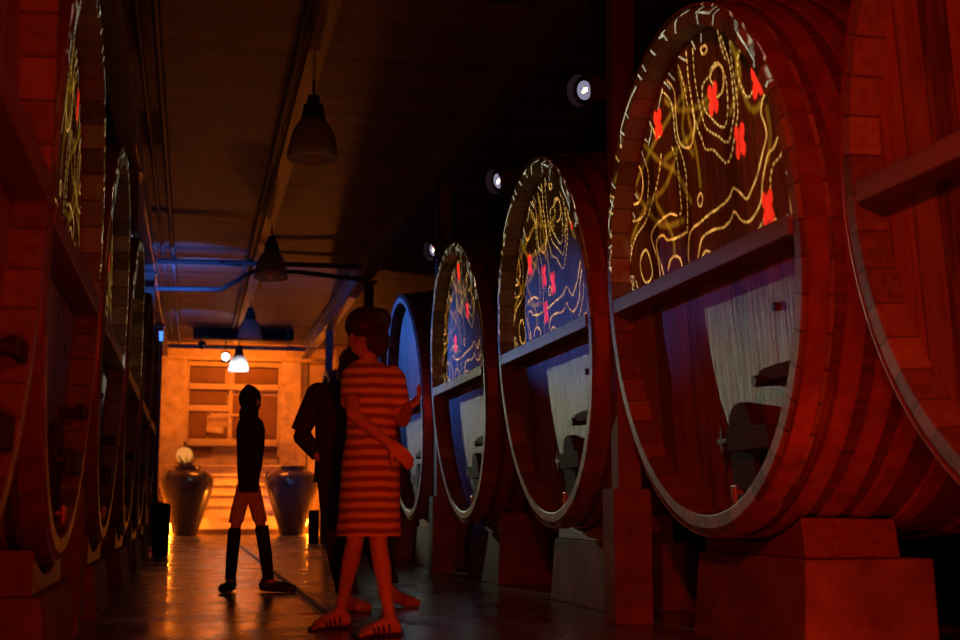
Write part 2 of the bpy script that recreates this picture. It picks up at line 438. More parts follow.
pipe([(-.58,19.7,4.23),(.9,19.7,4.25),(2.4,19.7,4.26)], .04, 'straight cross pipe tight under the ceiling above the cranked one')
pipe([(.3,19.62,4.25),(.3,19.62,4.19),(.3,19.3,4.15),(.62,19.3,4.13)], .018, 'short thin bracket pipe hooking under the straight cross pipe')
pipe([(-.6,29.6,4.15),(.9,29.6,4.15),(2.4,29.6,4.15)], .045, 'farthest cross pipe just before the orange end room')
pipe([(1.86,27.6,4.3),(1.86,27.6,3.97),(2.45,27.6,3.93)], .015, 'thin drop conduit right of the black ceiling heater')

h = empty('ceiling_heater', (.97, 28, 4.13)); tag(h, 'long flat black unit hanging across the ceiling in front of the orange end room', 'heater')
obj('casing', MB().box(-1.03, 1.03, -.18, .18, 0, .21), M['blackplastic'], h, bevel=.02)
for x in (-.75, .75): obj('hanger', MB().tube((x, 0, .2), (x, 0, .228), .01), M['iron'], h)

# posts
PY = [7.6, 13.6, 19.7, 25.6]
def make_post(x, y, label):
    r = empty('column', (x, y, 0)); tag(r, label, 'post', 'square columns beside the tanks')
    obj('plinth', MB().box(-.115, .115, -.115, .115, 0, .78, .0), M['concrete'], r, bevel=.008)
    obj('shaft', MB().box(-.07, .07, -.07, .07, .78, 4.039), M['post'], r, bevel=.006)
    obj('top_plate', MB().box(-.11, .11, -.11, .11, 4.01, 4.038), M['steel'], r)
    return r
pw = ['nearest', 'second', 'third', 'farthest']
for i, y in enumerate(PY):
    make_post(2.52, y, f'{pw[i]} square column of the right row, between two tanks')
    make_post(-.68, y, f'{pw[i]} square column of the left row, between two tanks')

# drain channel
dr = empty('floor_drain', (.86, 0, 0)); tag(dr, 'narrow metal drain channel running down the middle of the floor', 'drain')
for x in (-.035, .035): obj('rail', MB().box(x-.008, x+.008, 8.75, 33.0, .0005, .006), M['chrome'], dr)
obj('slot', MB().box(-.026, .026, 8.75, 33.0, .0004, .002), M['iron'], dr)
obj('end_bar', MB().box(-.17, .045, 8.68, 8.73, .0005, .006), M['chrome'], dr)

# pendant lamps
def glass_mat(name, lit=0.0):
    t = NT(name); d = t.n('ShaderNodeBsdfDiffuse'); d.inputs[0].default_value = (.5,.5,.52,1)
    tr = t.n('ShaderNodeBsdfTranslucent'); tr.inputs[0].default_value = (.75,.75,.78,1)
    gl = t.n('ShaderNodeBsdfGlossy'); gl.inputs[0].default_value = (.8,.8,.8,1); gl.inputs[1].default_value = .2
    tp = t.n('ShaderNodeBsdfTransparent')
    m1 = t.n('ShaderNodeMixShader'); m1.inputs[0].default_value = .7; t.l(d.outputs[0], m1.inputs[1]); t.l(tr.outputs[0], m1.inputs[2])
    m2 = t.n('ShaderNodeMixShader'); m2.inputs[0].default_value = .18; t.l(m1.outputs[0], m2.inputs[1]); t.l(gl.outputs[0], m2.inputs[2])
    m3 = t.n('ShaderNodeMixShader'); w = t.n('ShaderNodeTexWave'); w.inputs['Scale'].default_value = 30
    m3.inputs[0].default_value = .25
    t.l(m2.outputs[0], m3.inputs[1]); t.l(tp.outputs[0], m3.inputs[2]); t.l(m3.outputs[0], t.out.inputs[0]); return t.m
M['glass'] = glass_mat('prismatic_glass')
M['bulb'] = plain('bulb_off', (.8,.5,.3), .2)
def make_lamp():
    r = empty('pendant_lamp', (0,0,0))
    s = MB(); prof = [(.07,.19),(.11,.175),(.15,.12),(.185,.04),(.205,-.06),(.218,-.15),(.222,-.165),(.214,-.165),(.2,-.06),(.18,.04),(.145,.115),(.105,.168),(.07,.182)]
    s.lathe(prof, 'z', (0,0,0), 48)
    # fluted
    s.v = [(x*(1+.012*math.cos(24*math.atan2(y, x))), y*(1+.012*math.cos(24*math.atan2(y, x))), z) for x, y, z in s.v]
    obj('lamp_shade', s, M['glass'], r, smooth=True)
    c = MB().lathe([(.001,.40),(.05,.395),(.06,.33),(.085,.31),(.095,.22),(.11,.19),(.1,.176),(.001,.176)], 'z', (0,0,0), 28)
    obj('lamp_cap', c, M['iron'], r, smooth=True)
    b = MB().lathe([(.001,.175),(.03,.172),(.03,.1),(.05,.03),(.055,-.03),(.035,-.075),(.001,-.085)], 'z', (0,0,0), 20)
    obj('bulb', b, M['bulb'], r, smooth=True)
    obj('lamp_rod', MB().tube((0,0,.398),(0,0,.533), .012), M['iron'], r)
    return r
lm = make_lamp()
ll = ['nearest glass dome pendant lamp hanging from the ceiling, dark red glow inside',
      'second glass dome pendant lamp, orange rim underneath, in front of the cross pipes',
      'third glass dome pendant lamp, in front of the black ceiling heater',
      'farthest and brightest pendant lamp, glowing white before the orange end wall']
for i, (x, y) in enumerate(((.93, 11.14), (.93, 17.3), (.93, 23.68), (.93, 29.45))):
    L = lm if i == 0 else copy_tree(lm); L.location = (x, y, 3.78)
    tag(L, ll[i], 'lamp', 'dome pendant lamps along the aisle')

# two big glazed jars
M['glaze'] = plain('dark_glaze', (.065,.05,.055), .22, 0, .35, 7, .6, .1)
def make_jar():
    r = empty('clay_jar', (0,0,0))
    o = [(.001,.0),(.27,.0),(.29,.03),(.37,.3),(.5,.68),(.6,1.0),(.655,1.22),(.64,1.36),(.56,1.47),(.42,1.545),(.33,1.57),(.31,1.6),(.33,1.65),(.335,1.67),(.31,1.68),(.27,1.66),(.27,1.56),(.3,1.5),(.001,1.48)]
    obj('jar_body', MB().lathe(o, 'z', (0,0,0), 56), M['glaze'], r, smooth=True)
    for k in range(4):
        a = PI/4 + k*PI/2; pts = []
        for j in range(7):
            b = PI*j/6; rr = .60 + .0*j; pts.append(((.57 + .075*math.sin(b)) * math.cos(a), (.57 + .075*math.sin(b))*math.sin(a), 1.44 - .12*math.cos(b) - .03))
        obj('lug', MB().path(pts, .022), M['glaze'], r, smooth=True)
    return r
j1 = make_jar(); j1.location = (-.12, 33.5, 0); tag(j1, 'dark glazed clay jar on the left in front of the steps, beside the last tanks', 'jar', 'big clay jars before the steps')
j2 = copy_tree(j1); j2.location = (2.42, 33.2, 0); j2.rotation_euler = (0,0,.6); j2['label'] = 'blue lit glazed clay jar on the right in front of the steps'
# dry twigs standing in the left jar
tw = MB()
for k in range(26):
    a = random.uniform(0, 2*PI); rr = random.uniform(.02, .2); h = random.uniform(.08, .3); q = random.uniform(.1, .5)
    p0 = (rr*math.cos(a)*.6, rr*math.sin(a)*.6, 1.49); p1 = (rr*math.cos(a)*1.2, rr*math.sin(a)*1.2, 1.66 + h*.4); p2 = ((rr+q*.2)*math.cos(a)*1.4, (rr+q*.2)*math.sin(a)*1.4, 1.66 + h)
    tw.path([p0, p1, p2], [.012, .01, .004], 5)
tag(obj('dry_twigs', tw, M['iron'], loc=(-.12, 33.5, 0)), 'dark dry twigs poking from the mouth of the left jar', 'twigs')
# added glowing globe in place of the uplight blob above the left jar
gp = empty('glow_globe', (-.2, 35.45, 1.762)); tag(gp, 'added pale glowing globe on the top step, for the glow above the left jar', 'lamp')
obj('globe', MB().ellip((0,0,.24), .21, .21, .21, n=28), glow('globe_glow', (1,.33,.06), .85), gp, smooth=True)
obj('base', MB().lathe([(.001,0),(.18,0),(.18,.03),(.001,.03)], 'z', (0,0,0), 20), M['iron'], gp)
obj('finial', MB().path([(.0,0,.445),(.02,0,.53),(-.04,0,.6)], [.03,.04,.02], 8), M['iron'], gp)
# dark cabinets beside the last posts
tag(obj('floor_bin', MB().lathe([(.001,0),(.10,0),(.11,.02),(.125,.62),(.13,.66),(.11,.72),(.001,.74)], 'z', (0,0,0), 28), M['blackplastic'], smooth=True, loc=(-.40, 19.3, 0)), 'slim black bin on the floor beside the third left column', 'bin')
tag(obj('electrical_box', MB().box(-.1,.1,-.06,.06,0,.62), plain('blue_box', (.06,.08,.14), .5), bevel=.01, loc=(2.28, 25.6, .001)), 'small dark blue box on the floor at the foot of the far right column', 'box')
# wall shelf bar and cable in the end room, right side
tag(obj('wall_bracket', MB().box(2.93, 3.42, YF-.32, YF-.001, 3.72, 3.8), M['iron'], bevel=.01), 'dark bracket shelf on the end wall at right of the pillar', 'bracket')
tag(obj('wall_cable', MB().path([(3.0, YF-.03, z) for z in (.5, 1.5, 2.5, 3.6, 4.5)] + [(3.05, YF-.05, 4.6)], .02), M['iron']), 'thin dark cable down the orange end wall right of the pillar', 'cable')

# ------------------------------------------------------------------ people
def rot_to(fwd, up=(0,0,1)):
    f = Vector(fwd).normalized(); u = Vector(up).normalized(); r = f.cross(u).normalized(); u = r.cross(f)
    return Matrix((r, f, u)).transposed()      # columns: right, forward, up
def voxel_union(mb, name, mat, parent, vox=.007, smooth_it=4, label=None):
    me = mb.mesh(name + '_src'); fixn(me)
    o = bpy.data.objects.new(name + '_src', me); COL.objects.link(o)
    r = o.modifiers.new('r', 'REMESH'); r.mode = 'VOXEL'; r.voxel_size = vox
    s = o.modifiers.new('s', 'SMOOTH'); s.factor = .5; s.iterations = smooth_it
    dg = bpy.context.evaluated_depsgraph_get(); me2 = bpy.data.meshes.new_from_object(o.evaluated_get(dg))
    bpy.data.objects.remove(o); bpy.data.meshes.remove(me)
    me2.name = name; me2.materials.clear(); me2.materials.append(mat)
    me2.polygons.foreach_set('use_smooth', [True]*len(me2.polygons))
    n = bpy.data.objects.new(name, me2); COL.objects.link(n)
    if parent is not None: n.parent = parent
    if label: n['label'] = label
    return n
def head_parts(b, c, f, tilt=0.0):
    # c: head centre; f: facing dir
    R = rot_to(f)
    if tilt: R = R @ Matrix.Rotation(tilt, 3, 'X')
    P = lambda x, y, z: Vector(c) + R @ Vector((x, y, z))
    b.ellip(P(0,-.01,.02), .075, .095, .105, R); b.ellip(P(0,.035,-.05), .053, .06, .065, R)
    b.capsule(P(0,.075,-.075), P(0,.08,-.078), .018, .016)                     # chin
    b.capsule(P(0,.088,.012), P(0,.108,-.022), .009, .013)                     # nose
    b.ellip(P(-.036,.055,-.03), .026, .03, .026, R); b.ellip(P(.036,.055,-.03), .026, .03, .026, R)   # cheeks
    b.capsule(P(-.045,.075,.035), P(.045,.075,.035), .012, .012)               # brow
    b.capsule(P(-.02,.087,-.05), P(.02,.087,-.05), .008, .008); b.capsule(P(-.016,.085,-.061), P(.016,.085,-.061), .008, .008)
    for s in (-1, 1): b.ellip(P(s*.077,-.008,-.012), .012, .02, .032, R)
    return R, P
def hand(b, w, d, palm, curl=.5, side=1, L=.17):
    # w wrist, d hand direction, palm normal; four unequal fingers and a thumb from the side
    d = Vector(d).normalized(); pn = Vector(palm).normalized(); pn = (pn - d*pn.dot(d)).normalized(); s = d.cross(pn) * side; w = Vector(w)
    pl = L*.5
    for k in (-1.0, -.33, .33, 1.0):
        b.capsule(w + s*(k*.018), w + d*pl + s*(k*.03), .015, .0125, 10)
    for k, fl in ((-1.0, .085), (-.33, .095), (.33, .088), (1.0, .068)):
        p = w + d*pl + s*(k*.03); dd = d.copy(); r = .0095
        for j, q in enumerate((.45, .32, .23)):
            dd = (dd*math.cos(curl) + pn*math.sin(curl)).normalized(); p2 = p + dd*(fl*q); b.capsule(p, p2, r, r*.92, 8); p = p2; r *= .92
    p = w + d*(pl*.25) - s*.026; dd = (d*.7 - s*.65 + pn*.35).normalized()
    p2 = p + dd*.045; b.capsule(p, p2, .013, .011, 8); dd = (dd + d*.5 + pn*.3).normalized(); b.capsule(p2, p2 + dd*.035, .011, .009, 8)
def foot(b, ank, fd, L=.245, w=.042, lift=0.0):
    fd = Vector((fd[0], fd[1], 0)).normalized(); a = Vector(ank); g = Vector((a.x, a.y, 0)); z = Vector((0,0,1)); s = fd.cross(z)
    up = max(a.z - .085, 0)
    heel = g - fd*.035 + z*(.038 + up); ball = g + fd*(L*.58) + z*.03
    b.capsule(a, heel, .038, .036); b.capsule(heel, ball, .036, .026); b.capsule(a + z*-.01, ball + z*.005, .036, .026)
    b.capsule(ball - s*.022, ball + s*.026, .027, .024)
    for k, (o, l) in enumerate(((-.03, .058), (-.012, .055), (.004, .05), (.019, .043), (.033, .034))):
        b.capsule(ball + s*o - z*.008, ball + s*o + fd*l - z*.014, .012 if k else .015, .009 if k else .012, 8)
    return heel, ball, s, fd
def limb(b, pts, rs):
    for i in range(len(pts)-1): b.capsule(pts[i], pts[i+1], rs[i], rs[i+1])
def leg(b, hip, knee, ank, s=1.0):
    hip, knee, ank = Vector(hip), Vector(knee), Vector(ank)
    m = hip.lerp(knee, .45); c = knee.lerp(ank, .28) - Vector((0,0,0))
    limb(b, [hip, m, knee, c, knee.lerp(ank, .75), ank], [.088*s, .077*s, .053*s, .055*s, .037*s, .034*s])
def arm(b, sh, el, wr, s=1.0):
    sh, el, wr = Vector(sh), Vector(el), Vector(wr)
    limb(b, [sh, sh.lerp(el, .4), el, el.lerp(wr, .3), wr], [.05*s, .044*s, .035*s, .036*s, .024*s])
def oval(c, rx, ry, ang, n=40, z=None, wob=0.0, ph=0.0):
    ca, sa = math.cos(ang), math.sin(ang); r = []
    for j in range(n):
        a = 2*PI*j/n; k = 1 + wob*math.sin(7*a + ph); x, y = rx*k*math.cos(a), ry*k*math.sin(a)
        r.append((c[0] + x*ca - y*sa, c[1] + x*sa + y*ca, c[2]))
    return r
def sleeve(b, p0, p1, r0, r1, n=18, open_end=True):
    p0, p1 = Vector(p0), Vector(p1); d = (p1-p0).normalized(); u = d.orthogonal().normalized(); w = d.cross(u)
    R = lambda p, r: [p + u*(r*math.cos(2*PI*j/n)) + w*(r*math.sin(2*PI*j/n)) for j in range(n)]
    b.rings([R(p0, r0*.8), R(p0.lerp(p1,.15), r0), R(p0.lerp(p1,.6), (r0+r1)/2), R(p1, r1), R(p1 - d*.004, r1-.006), R(p0.lerp(p1,.5), r1-.006)], True, True)

def skin_mat(name, c): return plain(name, c, .5, 0, .08, 12, .4, .03)
M['skin'] = skin_mat('skin', (.62,.40,.30))
M['hair'] = wood('hair', (.04,.02,.012), (.13,.05,.03), 'z', rough=.45)
def stripe_mat():
    t = NT('striped_knit'); c = t.obco(); o = t.sep(c)
    wob = t.noise(t.obco((2,2,1)), 2.5, 3)
    z = t.math('ADD', o[2], t.math('MULTIPLY', wob, .03)); fr = t.math('FRACT', t.math('DIVIDE', z, .056))
    kn = t.noise(t.obco((60,60,60)), 3, 2)
    s = t.ramp(t.math('ABSOLUTE', t.math('SUBTRACT', fr, .5)), [(.14, (.8,.58,.28)), (.36, (.3,.15,.08))])
    return t.bsdf(s, .85, spec=.2, bump=kn, bstr=.2, bdist=.004)
M['stripe'] = stripe_mat()
M['black_cloth'] = plain('black_cloth', (.022,.02,.022), .85, 0, .3, 20, .2)
M['dark_cloth'] = plain('charcoal_cloth', (.035,.028,.026), .85, 0, .3, 16, .2)
M['tan_cloth'] = plain('tan_cloth', (.6,.5,.4), .85, 0, .1, 16, .2)
M['sandal'] = plain('sandal_leather', (.05,.025,.02), .6)
M['shoe'] = plain('dark_shoe', (.03,.024,.022), .5)
M['tan_shoe'] = plain('tan_shoe', (.5,.33,.2), .6)

# --- woman in the striped dress
wy = 7.3
pw_ = empty('person', (.95, wy, 0)); tag(pw_, 'woman in a short sleeved striped knee length dress and sandals walking in the aisle', 'person')
F = Vector((-.62, -.78, 0)).normalized(); Rt = Vector((F.y, -F.x, 0)) ; O = Vector((.95, wy, 0))   # Rt = her right
def W(px, d, z): return Vector((px - .95, d, z))     # local: screen x, depth offset
b = MB()
shR = W(.85, .04, 1.40); shL = W(1.065, -.05, 1.40)
hipR = W(.91, .03, .88); hipL = W(.99, -.02, .88)
leg(b, hipR, W(.882, .07, .48), W(.835, .32, .095), .9); leg(b, hipL, W(.995, -.06, .475), W(1.045, -.17, .085), .9)
fR = foot(b, W(.835, .32, .095), (-.86, -.5)); fL = foot(b, W(1.045, -.17, .085), (-.9, -.42))
b.ellip(W(.955, .01, .95), .13, .105, .14, Matrix.Rotation(-.5, 3, 'Z')); b.ellip(W(.955, .01, 1.12), .105, .09, .16, Matrix.Rotation(-.5, 3, 'Z'))
b.ellip(W(.955, .01, 1.30), .115, .095, .14, Matrix.Rotation(-.5, 3, 'Z'))
b.capsule(shR, shL, .048, .048); b.capsule(W(.95, .01, 1.38), W(.925, -.01, 1.53), .055, .046)
Rh, Ph = head_parts(b, W(.905, -.03, 1.615), (-.75, -.6, -.12))
elR = W(.835, -.15, 1.17); wrR = W(1.03, -.27, 1.0)
arm(b, shR, elR, wrR); hand(b, wrR, (.66, -.02, -.58), (.2, .8, -.3), .35, 1)
elL = W(1.12, -.06, 1.14); wrL = W(1.12, -.27, 1.2)
arm(b, shL, elL, wrL); hand(b, wrL, (.35, -.5, .35), (-.8, 0, .3), .45, -1)
voxel_union(b, 'body', M['skin'], pw_, .0065)
dm = MB(); an = -.5
spec = [(1.475,.925,.075,.065),(1.455,.93,.12,.085),(1.43,.945,.175,.105),(1.38,.955,.19,.125),(1.28,.957,.178,.135),(1.15,.957,.163,.13),(1.05,.957,.168,.135),(.92,.955,.19,.155),(.78,.955,.197,.165),(.65,.953,.2,.17),(.55,.95,.203,.175),(.52,.95,.205,.177)]
rs = [oval(W(x, 0, z), rx*(.84 if z > .6 else .87), ry*.92, an, wob=.0 if z > .9 else .02*(1-(z-.5)/.4), ph=z*3) for z, x, rx, ry in spec]
rs += [oval(W(.95, 0, .52), .168, .15, an), oval(W(.95, 0, .85), .13, .11, an)]
dm.rings(rs, cap0=False, cap1=True)
sleeve(dm, shR + Vector((0,0,.01)), shR.lerp(elR, .72), .064, .062); sleeve(dm, shL + Vector((0,0,.01)), shL.lerp(elL, .72), .064, .062)
obj('striped_dress', dm, M['stripe'], pw_, smooth=True)
hm = MB()
hm.ellip(Ph(0,-.03,.05), .115, .135, .11, Rh); hm.ellip(Ph(0,-.12,.08), .085, .075, .07, Rh); hm.ellip(Ph(-.05,-.035,-.02), .045, .085, .09, Rh); hm.ellip(Ph(.05,-.035,-.02), .045, .085, .09, Rh)
hm.ellip(Ph(0,-.1,-.03), .09, .05, .10, Rh); hm.ellip(Ph(0,-.1,.09), .07, .06, .055, Rh); hm.ellip(Ph(0,.045,.095), .07, .045, .03, Rh)
voxel_union(hm, 'hair', M['hair'], pw_, .009)
for hl, ball, s, fd in (fR, fL):
    sd = MB()
    z = Vector((0,0,1)); n = 12; ring = []
    c0 = Vector((hl.x, hl.y, .0)); c1 = Vector((ball.x, ball.y, .0)) + fd*.055
    pts = [c0 - fd*.035 - s*.03, c0 - fd*.035 + s*.03, c0.lerp(c1,.5) + s*.036, c1 - fd*.04 + s*.048, c1 + s*.03, c1 + fd*.012, c1 - s*.035, c1 - fd*.04 - s*.05, c0.lerp(c1,.5) - s*.034]
    sd.rings([[p + z*.002 for p in pts], [p + z*.02 for p in pts]]); so = obj('sandal', sd, M['sandal'], pw_)
    for q in (.35, .55, .72, .88):
        cc = Vector((hl.x, hl.y, 0)).lerp(Vector((ball.x, ball.y, 0)), q)
        hgt = .098 - .042*q
        st_ = MB().path([cc - s*.042 + z*.02, cc - s*.036 + z*hgt*.7, cc + z*hgt, cc + s*.036 + z*hgt*.7, cc + s*.042 + z*.02], .006, 8); obj('strap', st_, M['sandal'], so)

# --- person in dark clothes behind her, hand on hip
pd = empty('person', (1.0, 9.0, 0)); tag(pd, 'person in dark clothes with one hand on the hip, standing behind the striped dress', 'person')
def D(x, d, z): return Vector((x - 1.0, d, z))
b = MB()
leg(b, D(.93,0,.88), D(.95,-.03,.48), D(1.02,-.1,.09)); leg(b, D(1.09,.02,.88), D(1.2,.03,.48), D(1.34,.2,.13))
f1 = foot(b, D(1.02,-.1,.09), (.55,-.8), w=.045); f2 = foot(b, D(1.34,.2,.13), (.8,-.5))
b.ellip(D(1.0,0,.95), .16, .12, .15); b.ellip(D(.99,0,1.13), .145, .11, .18); b.ellip(D(.985,0,1.33), .17, .12, .17)
sR = D(.82,0,1.43); sL = D(1.15,0,1.43); b.capsule(sR, sL, .058, .058); b.capsule(D(1.0,0,1.42), D(1.03,-.01,1.54), .06, .052)
Rd, Pd = head_parts(b, D(1.05,-.0,1.61), (.5,.85,-.05))
eR = D(.70,.04,1.17); wR = D(.835,-.05,.99); arm(b, sR, eR, wR, 1.05); hand(b, wR, (.6,-.35,-.4), (.4,.7,0), .5, 1)
eL = D(1.2,.03,1.15); wL = D(1.2,-.06,.9); arm(b, sL, eL, wL, 1.05); hand(b, wL, (.02,-.1,-1), (-1,0,0), .3, -1)
voxel_union(b, 'body', M['skin'], pd, .0075)
sh = MB()
rs = [oval(D(x,0,z), rx, ry, 0) for z, x, rx, ry in ((1.52,.985,.075,.075),(1.49,.985,.14,.095),(1.45,.985,.2,.12),(1.38,.985,.215,.14),(1.2,.99,.19,.15),(1.05,.99,.185,.15),(.9,1.0,.2,.155),(.84,1.0,.205,.16))]
rs += [oval(D(1.0,0,.84), .19, .148, 0), oval(D(1.0,0,1.0), .15, .12, 0)]
sh.rings(rs, False, True); sleeve(sh, sR, sR.lerp(eR, .98), .082, .065); sleeve(sh, eR, eR.lerp(wR, .85), .064, .045); sleeve(sh, sL, sL.lerp(eL, .98), .082, .065); sleeve(sh, eL, eL.lerp(wL, .9), .064, .045)
for p_ in (sR, sL): sh.ellip(p_ + Vector((0,0,.0)), .082, .075, .078)
obj('dark_shirt', sh, M['dark_cloth'], pd, smooth=True)
tr = MB()
def trouser(mb, hip, knee, ank, r=(.115,.088,.075)):
    hip, knee, ank = Vector(hip), Vector(knee), Vector(ank); rs = []
    for p, r_ in ((hip + Vector((0,0,.04)), r[0]*.9), (hip, r[0]), (hip.lerp(knee,.5), (r[0]+r[1])/2), (knee, r[1]), (knee.lerp(ank,.5), (r[1]+r[2])/2), (ank, r[2])): rs.append(oval(p, r_, r_, 0, 24, wob=.02, ph=p.z*9))
    rs.append(oval(ank + Vector((0,0,.003)), r[2]-.008, r[2]-.008, 0, 24)); rs.append(oval(ank.lerp(knee,.3), r[2]-.01, r[2]-.01, 0, 24)); mb.rings(rs)
trouser(tr, D(.93,0,.88), D(.95,-.03,.48), D(1.02,-.1,.11)); trouser(tr, D(1.09,.02,.88), D(1.2,.03,.48), D(1.33,.19,.16))
obj('dark_trousers', tr, M['dark_cloth'], pd, smooth=True)
hm = MB(); hm.ellip(Pd(0,-.025,.045), .088, .105, .09, Rd); hm.ellip(Pd(0,-.06,-.02), .084, .065, .075, Rd); voxel_union(hm, 'hair', M['hair'], pd, .01)
def shoes(fs, mat, parent, name='shoe'):
    for hl, ball, s, fd in fs:
        m = MB(); z = Vector((0,0,1)); base = max(hl.z - .038, 0)
        h0 = Vector((hl.x, hl.y, base)); b0 = Vector((ball.x, ball.y, 0)); 
        m.capsule(h0 + z*.045, b0 + z*.04, .045, .043, 16); m.capsule(b0 - s*.02 + z*.036, b0 + s*.022 + z*.036, .042, .04, 16); m.capsule(b0 + z*.036, b0 + fd*.06 + z*.03, .045, .032, 16); m.capsule(h0 + z*.05, h0 + z*.09 + fd*.02, .046, .044, 16)
        m.v = [(x, y, max(zz, .001)) for x, y, zz in m.v]
        voxel_union(m, name, mat, parent, .008)
shoes((f1, f2), M['tan_shoe'], pd)

# --- hooded figure standing down the aisle
pg = empty('person', (.46, 11.0, 0)); tag(pg, 'hooded person in a long black top and pale shorts standing far down the aisle', 'person')
def K(x, d, z): return Vector((x - .46, d, z))
b = MB()
leg(b, K(.415,0,.84), K(.345,-.02,.46), K(.325,.05,.09), .7); leg(b, K(.48,0,.84), K(.565,0,.48), K(.625,-.03,.09), .7)
g1 = foot(b, K(.325,.05,.09), (-.25,-.9)); g2 = foot(b, K(.625,-.03,.09), (.9,-.35))
b.ellip(K(.45,0,.92), .075, .08, .12); b.ellip(K(.455,0,1.1), .075, .08, .17); b.ellip(K(.46,0,1.25), .085, .08, .13); b.capsule(K(.42,0,1.31), K(.50,0,1.31), .04, .04)
b.capsule(K(.455,0,1.34), K(.45,0,1.44), .05, .048); Rg, Pg = head_parts(b, K(.45,-.01,1.53), (.6,.8,0))
aR, aE, aW = K(.41,.0,1.31), K(.40,.06,1.08), K(.43,.15,.98); arm(b, aR, aE, aW, .75); hand(b, aW, (.5,.3,-.5), (.5,.5,0), .5, 1)
cR, cE, cW = K(.51,.0,1.31), K(.52,.06,1.07), K(.49,.15,1.0); arm(b, cR, cE, cW, .75); hand(b, cW, (-.5,.3,-.5), (-.5,.5,0), .5, -1)
voxel_union(b, 'body', M['skin'], pg, .0075)
sh = MB()
rs = [oval(K(x,0,z), rx*.74, ry*.8, 0) for z, x, rx, ry in ((1.43,.45,.065,.075),(1.40,.45,.09,.09),(1.37,.455,.13,.105),(1.30,.457,.158,.12),(1.15,.46,.15,.13),(1.0,.455,.135,.13),(.92,.45,.12,.13),(.86,.449,.115,.13),(.79,.448,.12,.135))]
rs += [oval(K(.448,0,.79), .08, .1, 0), oval(K(.448,0,.9), .07, .09, 0)]
sh.rings(rs, False, True); sleeve(sh, aR, aR.lerp(aE,.98), .052, .044); sleeve(sh, aE, aE.lerp(aW,.95), .044, .034); sleeve(sh, cR, cR.lerp(cE,.98), .052, .044); sleeve(sh, cE, cE.lerp(cW,.95), .044, .034)
obj('long_top', sh, M['black_cloth'], pg, smooth=True)
hd = MB(); hd.ellip(Pg(0,-.01,.015), .084, .105, .112, Rg); hd.ellip(Pg(0,-.03,.085), .04, .05, .05, Rg); hd.ellip(Pg(0,-.02,-.11), .08, .085, .08, Rg)
voxel_union(hd, 'hood', M['black_cloth'], pg, .009)
tr = MB(); trouser(tr, K(.412,0,.80), K(.377,-.01,.65), K(.357,-.02,.55), (.066,.062,.058)); trouser(tr, K(.485,0,.80), K(.522,0,.67), K(.55,0,.56), (.066,.062,.058))
obj('shorts', tr, M['tan_cloth'], pg, smooth=True)
tr = MB(); trouser(tr, K(.348,-.02,.47), K(.335,.02,.28), K(.326,.05,.1), (.052,.05,.042)); trouser(tr, K(.567,0,.49), K(.60,-.01,.28), K(.622,-.03,.1), (.056,.052,.044))
obj('dark_leggings', tr, M['black_cloth'], pg, smooth=True)
shoes((g1, g2), M['shoe'], pg)

